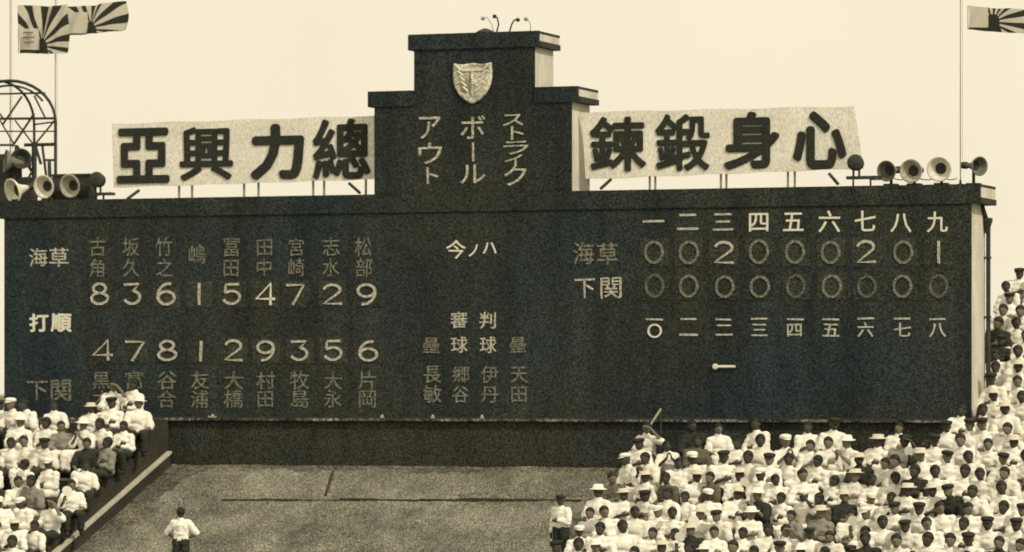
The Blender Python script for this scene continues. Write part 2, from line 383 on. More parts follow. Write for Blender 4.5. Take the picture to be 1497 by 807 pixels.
# raking handrail/stringer at right of the slope
t = thing('stair_rail', 'steep pale rail running down from the scoreboard ledge to the right crowd', 'rail', (17.0, 1.0, -2.3))
q0 = B(966, 598, .15); q1 = B(905, 692, 1.25)
MB().tube([(q0[0], .15, q0[1]), (q1[0], 1.25, q1[1])], .028, 8).build('handrail', M['thin'], t)
for f in (.0, .5, .98):
    u = q0[0]+(q1[0]-q0[0])*f; v = .15+1.1*f; z = q0[1]+(q1[1]-q0[1])*f
    MB().tube([(u, v, Z0-MS*v-.1), (u, v, z)], .018, 6).build('post', M['steel'], t)

# ------------------------------------------------------------------ scoreboard building
ZB, ZT = -.7453, 4.70; DP = 1.35
sb = thing('scoreboard', 'huge dark hand-painted scoreboard building with stepped central tower and white lettering', 'scoreboard', (12.6, 0, -2.0))
UL, UR = .12, 25.2
def block(u0, u1, z0, z1, name, mfront, vfront=0.0, dep=DP):
    w = MB().box(u0, u1, vfront-.06, vfront, z0, z1).build(name, mfront, sb)
    p = MB().box(u0+.002, u1-.002, vfront-dep, vfront-.062, z0, z1-.003).build('plaster_wall', M['plaster'], sb)
    return w
# ground storey, slightly recessed under the ledge
MB().box(UL, UR, -.10, -.04, -3.2, ZB-.10).build('lower_wall', M['wall_low'], sb)
MB().box(UL+.003, UR-.003, -DP, -.102, -3.2, ZB-.10).build('plaster_wall', M['plaster'], sb)
block(UL, UR, ZB, 4.62, 'front_wall', M['board'])
# ledge in lengths
n = 14
for i in range(n):
    a = UL + (UR-UL)*i/n; b = UL + (UR-UL)*(i+1)/n - .012
    MB().box(a, b, -.10, .07, ZB-.10+.003*(i % 2), ZB-.04+.003*(i % 3)).build('ledge_length', M['ledge'], sb)
MB().box(UL, UR, -.10, -.001, ZB-.0385, ZB-.001).build('sill_board', M['trim'], sb)
# main cornice: dark front, pale return with dark lower band
def cornice(u0, u1, z0, z1, ov, vf=.035, dep=DP, sides='lr'):
    MB().box(u0, u1, vf-.09, vf, z0, z1).build('cornice', M['board'], sb)
    MB().box(u0+.002, u1-.002, -dep-.15, vf-.092, z1-.07, z1-.004).build('roof_slab', M['trim'], sb)
    for (a, b) in (((u0+.004, u0+ov),) if 'l' in sides else ()) + (((u1-ov, u1-.004),) if 'r' in sides else ()):
        MB().box(a, b, -dep-.12, vf-.093, z0+.14, z1-.072).build('cornice_return', M['plaster'], sb)
        MB().box(a-.02 if a < u0+.1 else a, b if a < u0+.1 else b+.025, -dep-.14, vf-.094, z0+.002, z0+.138).build('soffit_shade_band', M['trim'], sb)  # dark band painted in as the shade of the soffit under the eave
u0 = -.05; u1 = 25.42
cornice(u0, u1, 4.25, ZT, .22)
# tower
ta, tb = B(547, 133)[0], B(835, 133)[0]; tc_, td = B(605, 60)[0], B(781, 60)[0]
block(ta, tb, 4.705, 6.90, 'tower_front', M['board'], -.012)
ca, cb = B(538, 140)[0], B(845, 140)[0]
cornice(ca, tc_-.003, 6.84, 7.22, .17, .02, sides='l'); cornice(td+.003, cb, 6.84, 7.22, .17, .02, sides='r')
block(tc_, td, 6.903, 8.25, 'tower_front', M['board'], -.012)
da, db = B(597, 58)[0], B(788, 58)[0]
cornice(da, db, 8.20, 8.58, .15, .03)
MB().box(ta+.25, ta+.36, -.02, -.004, 4.72, 6.8).build('corner_batten', M['board'], sb)
MB().box(tb-.36, tb-.25, -.02, -.004, 4.72, 6.8).build('corner_batten', M['board'], sb)
MB().box(tc_+.22, tc_+.26, -.02, -.004, 6.92, 8.19).build('corner_batten', M['board'], sb)
# downpipe with hopper at the rear right corner
q = UR+.09
pp = MB().tube([(q, -DP+.05, -3), (q, -DP+.05, 3.72)], .055, 8).build('downpipe', M['steel'], sb)
MB().lathe((q-.02, -DP+.10, 3.60), (0, 0, 1), [(0, .05), (.08, .07), (.28, .13), (.34, .14), (.36, .10)], 10).build('hopper', M['steel'], sb)
MB().tube([(q-.02, -DP+.10, 3.9), (q-.06, -.95, 4.22)], .05, 8).build('downpipe', M['steel'], sb)
for z in (.2, 1.6, 3.0):
    MB().box(q-.09, q+.06, -DP-.02, -DP+.12, z, z+.05).build('pipe_clip', M['steel'], sb)

# shield emblem
def shield():
    x0, x1, y0, y1 = 663, 720, 93, 152
    u0, zt = B(x0, y0); u1, _ = B(x1, y0); _, zb = B(692, y1)
    uc = (u0+u1)/2; w = (u1-u0)/2; h = zt-zb
    out = [(-.96, 1.0), (-.5, .965), (0, 1.0), (.5, .965), (.96, 1.0), (1.0, .8), (.98, .58), (.88, .40), (.66, .22), (.36, .09), (0, 0), (-.36, .09), (-.66, .22), (-.88, .40), (-.98, .58), (-1.0, .8)]
    def plate(s, d0, d1, name, m):
        mb = MB(); rings = []
        for d, ss in ((d0, s), (d1, s), (d1+.02, s*.93)):
            rings.append([mb.bm.verts.new((uc+w*a*ss, -d, zb+h*(.55+(b-.55)*ss))) for a, b in out])
        for A, Bq in zip(rings, rings[1:]):
            for k in range(len(out)): mb.bm.faces.new((A[k], A[(k+1) % len(out)], Bq[(k+1) % len(out)], Bq[k]))
        mb.bm.faces.new(rings[0][::-1]); mb.bm.faces.new(rings[-1])
        return mb.build(name, m, sb)
    s = plate(1.0, 0.001, .04, 'shield_emblem', M['shield'])
    # raised device: crossed laurel-like ribs and a central bar
    for a in (-1, 1):
        for k in range(5):
            z = zb+h*(.30+.13*k); x = uc+a*w*(.20+.09*k)
            MB().tube([(x, .07, z), (x+a*w*.26, .075, z+h*.12)], .028, 6).build('leaf', M['paint_a'], sb)
    MB().tube([(uc, .07, zb+h*.2), (uc, .07, zb+h*.78)], .03, 6).build('rib', M['paint_b'], sb)
    MB().box(uc-w*.5, uc+w*.5, .05, .085, zb+h*.80, zb+h*.86).build('rib', M['paint_a'], sb)
shield()

# ---- lettering on the board
pa, pb, pc, pd = M['paint_a'], M['paint_b'], M['paint_c'], M['paint_d']
def vtext(s, cx, ys, size, m, v=-.012, bold=0, w=None):
    for ch, y in zip(s, ys): em(sb, ch, cx, y, size, m, v, bold, w)
# tower katakana
boxg(sb, 'ア', 613, 171, 646, 203, pb, -.012, .004); boxg(sb, 'ウ', 612, 209, 647, 240, pb, -.012, .004); boxg(sb, 'ト', 624, 244, 641, 269, pb, -.012, .006)
boxg(sb, 'ボ', 674, 168, 711, 203, pb, -.012, .004); MB().box(*[B(x, 225)[0] for x in (690, 693)], -.01, .003, B(691, 236)[1], B(691, 208)[1]).build('character', pb, sb)
boxg(sb, 'ル', 673, 240, 709, 268, pb, -.012, .004)
boxg(sb, 'ス', 735, 168, 765, 184, pb, -.012, .004); boxg(sb, 'ト', 747, 185, 766, 204, pb, -.012, .006); boxg(sb, 'ラ', 736, 207, 772, 226, pb, -.012, .004)
boxg(sb, 'イ', 738, 226, 766, 243, pb, -.012, .004); boxg(sb, 'ク', 737, 241, 771, 271, pb, -.012, .004)
# batting orders
X1 = [147, 195, 243, 291, 340, 388, 433, 486, 536]
for x, c in zip(X1, '836154729'): digit(sb, c, x, 430, 28, 29, M['paint_a'] if c in '4' else pb)
X2 = [150, 197, 245, 293, 342, 390, 439, 488, 538]
for x, c in zip(X2, '478129356'): digit(sb, c, x, 512.5, 28, 28, pb)
NX = [143, 192, 240, 288, 338, 387, 434, 484, 532]
for x, s in zip(NX, ['古角', '坂久', '竹之', '嶋', '冨田', '田中', '宮崎', '志水', '松部']):
    if len(s) == 1: em(sb, s, x, 371, 31, pc, 0, .003, 27)
    else: vtext(s, x, (361, 391), 29, pc, 0, .003, 27)
for x, s in zip(X2, ['黒木', '富永', '谷合', '友浦', '大橋', '村田', '牧島', '大永', '片岡']): vtext(s, x-1, (556, 583), 28, pc, 0, .003, 29)
em(sb, '海', 56, 377, 28, pb, 0, .006); em(sb, '草', 86, 376, 30, pb, 0, .006)
em(sb, '打', 57, 472, 28, pa, 0, .028); em(sb, '順', 89, 471, 29, pa, 0, .032)
em(sb, '下', 54, 570, 32, pc, 0, .008); em(sb, '関', 90, 570, 36, pc, 0, .01)
# centre
em(sb, '今', 666, 364, 30, pa, 0, .006); boxg(sb, 'ノ', 685, 357, 698, 375, pa, 0, .012); boxg(sb, 'ハ', 706, 354, 726, 371, pa, 0, .012)
em(sb, '審', 671, 468, 25, pb, 0, .01); em(sb, '判', 713, 468, 26, pb, 0, .01)
for x, c in zip((630, 672, 714, 757), '壘球球壘'): em(sb, c, x, 504, 26, pb if c == '球' else pc, 0, .008)
for x, s in zip((632, 674, 716, 759), ('長敏', '郷谷', '伊丹', '天田')): vtext(s, x, (547, 576), 27, pc, 0, .008)
# line score
IX = [955, 1005, 1057, 1109, 1160, 1212, 1265, 1318, 1371]
for x, c in zip(IX, '一二三四五六七八九'):
    em(sb, c, x, 324, 33, pa if c in '四五六七八九' else pb, 0, .010)
for x, c in zip([957, 1007, 1058, 1110, 1163, 1215, 1267, 1321, 1372], '002000201'): digit(sb, c, x, 368.5, 29, 31, pb if c != '0' else pc)
for i, x in enumerate([958, 1008, 1060, 1111, 1164, 1216, 1268, 1320, 1373]): digit(sb, '0', x, 418.5, 29, 30, pc if i in (1, 2, 3, 5, 7) else pd)
for x, c in zip([956, 1007, 1058, 1110, 1162, 1214, 1266, 1319, 1371], '〇一二三四五六七八'):
    boxg(sb, '一', x-12, 465, x+12, 467.6, pb, 0, .004)
    if c == '〇': place(sb, _dc['0'], (0, 1, 0, 1), x-9, 475, x+11, 493, 0, pa, 'character')
    elif c == '一': boxg(sb, '一', x-14, 488, x+14, 491, pb, 0, .004)
    else: em(sb, c, x, 482, 23, pb, 0, .014, 26)
em(sb, '海', 854, 371, 34, pc, 0, .012); em(sb, '草', 889, 371, 34, pc, 0, .012)
em(sb, '下', 856, 421, 33, pb, 0, .004); em(sb, '関', 893, 420, 36, pb, 0, .004)
# small white pointer on the board
a = B(1043, 536); b = B(1075, 536)
MB().tube([(a[0], .03, a[1]), (b[0], .03, b[1])], .032, 8).build('pointer', pa, sb)
MB().lathe((a[0]+.06, .035, a[1]), (0, 1, 0), [(0, .07), (.03, .07), (.04, .05)], 12).build('pointer', pa, sb)

# small lamps on the ledge
for px_, lb in ((310, 'left of the others, near the left crowd'), (558, 'below the last player numeral'), (632, 'below the first umpire column'), (704, 'below the third umpire column')):
    u, z = B(px_, 608, .05)
    t = thing('ledge_lamp', 'small pale lamp on the scoreboard ledge, ' + lb, 'lamp', (u, .05, ZB-.03), 'small lamps along the scoreboard ledge')
    w = .11 if px_ == 310 else .04
    MB().box(u-w, u+w, .0, .05, ZB-.03, ZB+.015).build('housing', pb, t)
    MB().lathe((u, .03, ZB+.016), (0, 0, 1), [(0, .03), (.03, .028), (.04, .01)], 8).build('cap', pb, t)

# ------------------------------------------------------------------ banner signs on the roof
def sign(label, q, chars, legs, braces, v=-.45):
    """q: four photograph corners TL TR BR BL"""
    pts = [B(x, y, v) for x, y in q]
    base = ((pts[0][0]+pts[1][0])/2, v, ZT)
    t = thing('roof_sign', label, 'sign', base, 'large roof signs with black characters')
    mb = MB(); nx, ny = 72, 10; fr = []
    for d in (0, -.05):
        gq = []
        for j in range(ny+1):
            for i in range(nx+1):
                a, b = i/nx, j/ny
                u = (pts[0][0]*(1-a)+pts[1][0]*a)*(1-b) + (pts[3][0]*(1-a)+pts[2][0]*a)*b
                z = (pts[0][1]*(1-a)+pts[1][1]*a)*(1-b) + (pts[3][1]*(1-a)+pts[2][1]*a)*b
                gq.append(mb.bm.verts.new((u, -v-d+.001+.016*(.5+.5*noise.noise(Vector((u*1.1, z*2.2, 3))))+.006*abs(noise.noise(Vector((u*5, z*1.5, 8)))), z+.012*math.sin(u*3.1)*(1-b)-.01*math.sin(u*4.3)*b)))
        fr.append(gq)
    for s, gq in enumerate(fr):
        for j in range(ny):
            for i in range(nx):
                a = j*(nx+1)+i; f = (gq[a], gq[a+1], gq[a+nx+2], gq[a+nx+1]); mb.bm.faces.new(f if s == 0 else f[::-1])
    rim = [i for i in range(nx+1)] + [(j+1)*(nx+1)-1 for j in range(1, ny+1)] + [ny*(nx+1)+i for i in range(nx-1, -1, -1)] + [j*(nx+1) for j in range(ny-1, 0, -1)]
    for a, b in zip(rim, rim[1:]+rim[:1]): mb.bm.faces.new((fr[0][a], fr[0][b], fr[1][b], fr[1][a]))
    mb.build('canvas', M['canvas'], t)
    for ch, x0, y0, x1, y1, bold in chars: boxg(t, ch, x0, y0, x1, y1, M['signink'], v, bold)
    for x in legs:
        u, z = B(x, 270, v-.12); zt = 5.3
        MB().box(u-.022, u+.022, v-.14, v-.09, ZT+.001, zt).build('leg', M['thin'], t)
    for (xa, ya, xb, yb) in braces:
        a = B(xa, ya, v+.25); b = B(xb, yb, v+.02)
        MB().tube([(a[0], v+.25, max(a[1], ZT)), (b[0], v+.0, b[1])], .04, 6).build('brace', M['steel'], t)
    return t
sign('long pale roof sign with four black characters left of the tower', [(163, 181), (546, 169), (547, 262), (166, 274)],
     [('亞', 171, 187, 248, 268, .030), ('興', 263, 185, 341, 264, .022), ('力', 366, 181, 445, 263, .045), ('總', 457, 173, 542, 262, .024)],
     [262, 281, 357, 378, 458, 474, 535], [(186, 291, 203, 278), (526, 282, 510, 268)])
sign('long pale roof sign with four black characters right of the tower', [(850, 164), (1249, 155), (1262, 246), (856, 262)],
     [('鍊', 862, 170, 945, 251, .024), ('鍛', 958, 166, 1038, 250, .022), ('身', 1058, 163, 1140, 248, .036), ('心', 1159, 162, 1238, 248, .042)],
     [860, 950, 958, 1054, 1062, 1152, 1162], [(878, 276, 893, 262), (1225, 269, 1212, 254)])

# ------------------------------------------------------------------ loudspeaker horns and lamps on the roof
def horn(label, px_, py_, r, axis, m, v=-.1, mi=None, dep=.5, base=True):
    u, z = B(px_, py_, v); rr = r/F_PX*(W(u, v, z).y)
    t = thing('loudspeaker', label, 'loudspeaker', (u, v, ZT), 'horn loudspeakers on the scoreboard roof')
    ax = Vector(axis).normalized(); c = (u, v, z)
    prof = [(0, rr), (.015, rr*1.03), (.0, rr*.98), (-.06, rr*.74), (-.15, rr*.50), (-.30, rr*.30), (-.42, rr*.22)]
    # bell as a thin shell: outside then inside
    outer = [(-dep, .05), (-dep*.75, rr*.24+.01), (-dep*.5, rr*.36+.012), (-dep*.25, rr*.62+.012), (-.06, rr*.92), (0, rr*1.04), (.012, rr*1.04), (.012, rr*.93), (-.05, rr*.80), (-dep*.25, rr*.52), (-dep*.5, rr*.28), (-dep*.8, rr*.10)]
    MB().lathe(c, ax, outer, 22).build('bell', m, t, smooth=True)
    MB().lathe(c, ax, [(-dep*.55, .001), (-dep*.5, rr*.27), (-dep*.30, rr*.46), (-dep*.28, rr*.30), (-dep*.40, .001)], 14).build('throat', M['steel'], t, smooth=True)
    MB().lathe(c, ax, [(-dep-.16, .06), (-dep-.14, .085), (-dep, .085), (-dep+.02, .06)], 12).build('driver', M['steel'], t)
    if base:
        bu, bv, bz = Vector(c) - ax*dep*.45
        MB().box(bu-.03, bu+.03, bv-.03, bv+.03, ZT, bz-rr*.25).build('post', M['steel'], t)
        MB().box(bu-.16, bu+.16, bv-.12, bv+.12, ZT, ZT+.05).build('foot', M['steel'], t)
    return t
horn('dull grey horn loudspeaker nearest the right roof sign', 1296, 250, 15, (-.25, 1, -.1), M['hornd'])
horn('mottled grey horn loudspeaker, second of the right-hand row', 1332, 250, 17, (-.1, 1, -.08), M['horn'])
horn('pale rimmed horn loudspeaker near the right roof corner', 1373, 247, 18, (.0, 1, -.12), M['hornp'])
horn('horn loudspeaker turned outward at the right roof corner', 1432, 243, 14, (.75, .6, -.08), M['hornd'], v=-.5)
horn('pale rimmed horn loudspeaker beside the dark cabinet on the left roof', 102, 272, 17, (-.15, 1, -.15), M['horn'])
horn('horn loudspeaker second from the cabinet on the left roof', 64, 273, 17, (-.15, 1, -.15), M['hornp'])
horn('horn loudspeaker at the far left roof edge tilted down', 18, 280, 19, (-.6, 1, -.3), M['hornp'])
horn('dark horn loudspeaker raised above the others at the left roof edge', 8, 236, 17, (-.8, .6, .1), M['hornd'], v=-.7)
horn('dark horn loudspeaker turned away under the steel arch', 31, 232, 15, (.6, .8, .2), M['steel'], v=-.8)
def drum(label, px_, py_, r, v=-.1, bar=(-.25, .45)):
    u, z = B(px_, py_, v); rr = r/F_PX*W(u, v, z).y
    t = thing('floodlight', label, 'floodlight', (u, v, ZT), 'round floodlights on the scoreboard roof')
    MB().lathe((u, v, z), (0, 1, .1), [(-.22, rr*.55), (-.16, rr*.85), (0, rr), (.06, rr*1.02), (.08, rr*.9), (.10, rr*.5), (.11, .01)], 20).build('drum', M['steel'], t, smooth=True)
    MB().tube([(u-.07, v-.05, z-rr*.6), (u-.07, v-.05, z-rr-.13)], .03, 6).build('bracket', M['steel'], t)
    MB().tube([(u+.07, v-.05, z-rr*.6), (u+.07, v-.05, z-rr-.13)], .03, 6).build('bracket', M['steel'], t)
    zz = z-rr-.14
    MB().box(u+bar[0], u+bar[1], v-.18, v+.06, zz-.05, zz+.02).build('platform', M['steel'], t)
    for du in (bar[0]+.12, bar[1]-.3): MB().box(u+du, u+du+.035, v-.1, v-.06, ZT, zz-.052).build('leg', M['steel'], t)
drum('round dark floodlight on a platform beside the right roof sign', 1251, 238, 12, bar=(-.22, .62))
drum('round dark floodlight on a platform beside the left roof sign', 142, 263, 11.5, bar=(-.2, .42))
for lab, xs, yy in (('thin cable sagging between the horns on the right roof', (1262, 1300, 1335, 1376, 1404), 258), ('thin cable sagging between the horns on the left roof', (22, 66, 104, 128, 146), 284)):
    t = thing('cable', lab, 'cable', (B(xs[0], yy, -.35)[0], -.35, ZT)); pts = []
    for a, b in zip(xs, xs[1:]):
        for i in range(6): f = i/6; u, z = B(a+(b-a)*f, yy+5*math.sin(3.14*f), -.35); pts.append((u, -.35, z))
    MB().tube(pts, .012, 5).build('wire', M['steel'], t)
# dark equipment cabinet behind the left horns
a = B(76, 257, -.35); b = B(130, 257, -.35)
t = thing('equipment_cabinet', 'dark equipment cabinet behind the horns beside the left floodlight', 'cabinet', ((a[0]+b[0])/2, -.35, ZT))
MB().box(a[0], b[0], -.8, -.35, ZT, a[1]).build('body', M['steel'], t)
MB().box(a[0]-.04, b[0]+.04, -.84, -.31, a[1]+.001, a[1]+.04).build('lid', M['steel'], t)
MB().box((a[0]+b[0])/2-.01, (a[0]+b[0])/2+.01, -.35, -.335, ZT+.05, a[1]-.03).build('door_joint', M['thin'], t)
a = B(-5, 0, -.95)[0]; b = B(46, 0, -.95)[0]
t = thing('equipment_cabinet', 'tall dark cabinet stack under the steel arch at the left edge', 'cabinet', ((a+b)/2, -.95, ZT))
MB().box(a, b, -1.3, -.95, ZT, 5.35).build('body', M['steel'], t)
MB().box(a, a+.55, -1.3, -.97, 5.352, 5.95).build('body', M['steel'], t)

# ------------------------------------------------------------------ steel arch frame at the left
def arch_frame():
    t = thing('arch_frame', 'tall rounded steel lattice arch rising behind the left roof edge', 'steel frame', (.1, -1.2, ZT))
    def P(x, y, v): u, z = B(x, y, v); return (u, v, z)
    vf, vb = -1.1, -1.3
    for (cx_, cy_, rx, ry, v, bot) in ((14, 178, 67, 60, vf, 292), (-4, 182, 54, 64, vb, 292)):
        pts = [P(cx_+rx, bot, v)] + [P(cx_+rx*math.cos(R(a)), cy_-ry*math.sin(R(a)), v) for a in range(0, 181, 10)] + [P(cx_-rx, bot, v)]
        MB().tube(pts, .040 if v == vf else .035, 8).build('arch', M['steel'], t)
        if v == vf:
            pts = [P(cx_+(rx-8)*math.cos(R(a)), cy_-(ry-7)*math.sin(R(a)), v) for a in range(35, 150, 8)]
            MB().tube(pts, .03, 6).build('arch', M['steel'], t)
    for (x0, y0, x1, y1, r) in ((-40, 138, 66, 136, .025), (-50, 174, 80, 173, .032), (36, 212, 80, 211, .045), (-50, 212, 20, 212, .03),
                                 (32, 141, 4, 182, .028), (50, 166, 18, 214, .03), (62, 214, 72, 292, .035), (66, 234, 80, 234, .03), (50, 210, 50, 292, .07), (72, 236, 74, 290, .05), (-20, 140, 4, 172, .025), (50, 140, 66, 172, .025), (80, 176, 52, 210, .025), (22, 176, 48, 210, .022), (0, 176, 20, 210, .022), (52, 214, 60, 240, .04), (24, 212, 24, 292, .05), (26, 215, 46, 250, .04), (46, 252, 26, 290, .03), (-10, 192, 80, 192, .018)):
        MB().tube([P(x0, y0, vf-.06), P(x1, y1, vf-.06)], r, 6).build('crossbar' if abs(y0-y1) < 5 else 'brace', M['steel'], t)
    for a in (0, 45, 80):
        x = 14+67*math.cos(R(a)); y = 178-60*math.sin(R(a)); x2 = -4+54*math.cos(R(a)); y2 = 182-64*math.sin(R(a))
        MB().tube([P(x, y, vf), P(x2, y2, vb)], .022, 6).build('tie', M['steel'], t)
arch_frame()

# ------------------------------------------------------------------ flag poles and flags
def pole(label, px_, ybot, v, r=.018):
    u, z = B(px_, ybot, v); zt = B(px_, -60, v)[1]
    t = thing('flagpole', label, 'flagpole', (u, v, ZT), 'thin flagpoles')
    MB().tube([(u, v, min(z, ZT) if ybot > 280 else ZT), (u, v, zt)], r, 6, r*.6).build('shaft', M['thin'], t)
    MB().lathe((u, v, ZT), (0, 0, 1), [(0, .07), (.03, .07), (.04, .03), (.12, .028)], 8).build('socket', M['steel'], t)
    MB().lathe((u, v, zt), (0, 0, 1), [(0, .01), (.02, .03), (.05, .035), (.08, .01)], 8).build('finial', M['thin'], t)
    MB().tube([(u+.05, v, ZT+.6), (u+.045, v, zt-.05)], .005, 4).build('halyard', M['thin'], t)
pole('thin flagpole carrying the largest rayed flag at far left', 15, 290, -1.5)
pole('thin flagpole carrying the second rayed flag beside the arch', 81, 290, -1.6)
pole('thin flagpole at the right end of the scoreboard roof', 1404, 262, -.5)
def flag(label, x0, y0, x1, y1, hub, v, seed, droop=0, hoist_x=None):
    """cloth seen at x0..x1, y0..y1; uv are pattern metres about the hub"""
    t = thing('flag', label, 'flag', (B(x0, y0, v)[0], v, B(x0, y0, v)[1]), 'rayed flags flying above the scoreboard')
    mb = MB(); nx, ny = 26, 14; uvl = []; vs = []
    hu, hz = B(hub[0], hub[1], v)
    for j in range(ny+1):
        for i in range(nx+1):
            a, b = i/nx, j/ny; x = x0+(x1-x0)*a; y = y0+(y1-y0)*b
            y += droop*a
            u, z = B(x, y, v); d = .13*math.sin(a*8+seed+b*1.5)*(.25+a) + .06*math.sin(a*19+b*4+seed)
            if b > .5: u -= (b-.5)*.5*a*a*(.55 if seed == 1 else .2)
            dz = .03*math.sin(a*6+seed)*a
            vs.append(mb.bm.verts.new((u, -(v+d), z+dz)))
            uvl.append((5+u-hu+.05*math.sin(b*3)*a, 5+z-hz - droop*0 + dz + .12*a*a*math.sin(a*2)))
    for j in range(ny):
        for i in range(nx):
            k = j*(nx+1)+i; mb.bm.faces.new((vs[k], vs[k+1], vs[k+nx+2], vs[k+nx+1]))
    o = mb.build('cloth', M['flag'], t, smooth=True)
    lay = o.data.uv_layers.new(name='UVMap')
    for lp in o.data.loops: lay.data[lp.index].uv = uvl[lp.vertex_index]
    MB().tube([(B(x0-1, y0, v)[0], v, B(x0, y0, v)[1]), (B(x0-1, y0, v)[0], v, B(x0, y1, v)[1])], .012, 6).build('hoist_edge', M['thin'], t)
    return t
f1 = flag('white canton flag with dark rays, lowest of the three at far left', 28, 8, 101, 78, (61, 66), -1.45, 1)
for (x0, x1, y) in ((35, 49, 48), (34, 51, 55), (36, 50, 62)):
    a = B(x0, y, -1.42); b = B(x1, y, -1.42); MB().box(a[0], b[0], -1.41, -1.36, a[1]-.015, a[1]+.012).build('canton_mark', M['hornd'], f1)
flag('smaller rayed flag streaming right behind the largest flag', 98, 10, 183, 52, (133, 42), -1.55, 2.2, -7)
flag('rayed flag cut by the top right corner above the roof horns', 1416, 8, 1520, 43, (1452, 33), -.5, 3.1, 9)
t = bpy.data.objects['flag.002'] if 'flag.002' in bpy.data.objects else None

# ------------------------------------------------------------------ bent rods on the tower roof
for i, (pts, lb, rr) in enumerate((([(722, 48), (719, 36), (712, 25), (706, 27)], 'leftmost bent rod standing on the tower roof', .012),
                  ([(726, 47), (729, 36), (727, 26), (723, 24)], 'second bent rod standing on the tower roof', .021),
                  ([(745, 46), (748, 36), (752, 29), (757, 29)], 'dark bent rod leaning right on the tower roof', .021),
                  ([(775, 46), (776, 38), (773, 30), (769, 28)], 'rightmost pale rod standing on the tower roof', .012))):
    p3 = [(B(x, y, -.4)[0], -.4, max(B(x, y, -.4)[1], 8.55)) for x, y in pts]
    t = thing('roof_rod', lb, 'metal rod', (p3[0][0], -.4, 8.57), 'bent rods on the tower roof')
    MB().tube(p3, rr, 6).build('rod', M['steel' if rr > .02 else 'thin'], t)
    MB().lathe(p3[-1], (0, 1, 0), [(-.04, .02), (-.02, .05), (.02, .05), (.04, .02)], 10).build('knob', M['steel' if rr > .02 else 'thin'], t)
a = B(697, 44, -.3)[0]; b = B(722, 44, -.3)[0]
t = thing('ventilator', 'low rounded ventilator on the tower roof above the shield', 'ventilator', ((a+b)/2, -.3, 8.58))
MB().lathe(((a+b)/2, -.3, 8.57), (0, 0, 1), [(0, .22), (.05, .22), (.09, .15), (.13, .05)], 12).build('cowl', M['steel'], t)
MB().lathe(((a+b)/2, -.3, 8.565), (0, 0, 1), [(0, .25), (.02, .25)], 12).build('flashing', M['thin'], t)

# ------------------------------------------------------------------ people
def cone(bm, p, q, r1, r2, seg=10):
    p, q = Vector(p), Vector(q); d = q-p; L_ = d.length
    mt = Matrix.Translation((p+q)/2) @ d.to_track_quat('Z', 'Y').to_matrix().to_4x4()
    bmesh.ops.create_cone(bm, cap_ends=True, segments=seg, radius1=r1, radius2=r2, depth=L_, matrix=mt)
def ball(bm, c, r, rot=None, sub=2):
    r = r if isinstance(r, (tuple, list)) else (r, r, r)
    mt = Matrix.Translation(Vector(c)) @ (rot or Matrix.Identity(4)) @ Matrix.Diagonal((*r, 1))
    bmesh.ops.create_icosphere(bm, subdivisions=sub, radius=1.0, matrix=mt)
def limb(bm, pts, rs):
    for i in range(len(pts)-1): cone(bm, pts[i], pts[i+1], rs[i], rs[i+1])
    for p, r in zip(pts, rs): ball(bm, p, r)
def remeshed(bm, name, vox, wr=0.0, seed=0, dec=1.0):
    me = bpy.data.meshes.new(name); bm.to_mesh(me); bm.free()
    o = bpy.data.objects.new(name, me); COL.objects.link(o)
    md = o.modifiers.new('r', 'REMESH'); md.mode = 'VOXEL'; md.voxel_size = vox
    sm = o.modifiers.new('s', 'SMOOTH'); sm.iterations = 2; sm.factor = .5
    if dec < 1: de = o.modifiers.new('d', 'DECIMATE'); de.ratio = dec
    dg = bpy.context.evaluated_depsgraph_get(); dg.update()
    m2 = bpy.data.meshes.new_from_object(o.evaluated_get(dg)); m2.name = name
    bpy.data.objects.remove(o); bpy.data.meshes.remove(me)
    if wr:
        ns = [v.normal.copy() for v in m2.vertices]
        for v, nn in zip(m2.vertices, ns):
            v.co += nn*wr*(.55+noise.noise(Vector((v.co.x*9+seed, v.co.y*9, v.co.z*14))) + .5*noise.noise(Vector((v.co.x*22, v.co.y*22+seed, v.co.z*26))))
    for p in m2.polygons: p.use_smooth = True
    return m2
def lerp(a, b, t): return Vector(a).lerp(Vector(b), t)
def hand(bm, wr, dirn, palm_n, side, curl=.5):
    """palm plus four unequal bent fingers and a thumb; dirn points along the fingers"""
    wr = Vector(wr); d = Vector(dirn).normalized(); n = Vector(palm_n); n = (n-d*n.dot(d)).normalized(); s = d.cross(n)*side
    pc_ = wr+d*.05
    m3 = Matrix((s, d, n)).transposed().to_4x4()
    ball(bm, pc_, (.042, .055, .018), m3)
    for k, (off, ln) in enumerate(((-.030, .062), (-.010, .075), (.010, .070), (.029, .052))):
        a = wr+d*.088+s*off; b = a+d*ln*.5+n*ln*.15*curl; c = b+d*ln*.5*(1-curl*.6)+n*ln*.5*curl
        limb(bm, [a, b, c], [.0105, .0095, .008])
    a = wr+d*.03-s*.036; b = a+d*.03-s*.028+n*.012; c = b+d*.03-s*.004+n*.016
    limb(bm, [a, b, c], [.013, .011, .009])
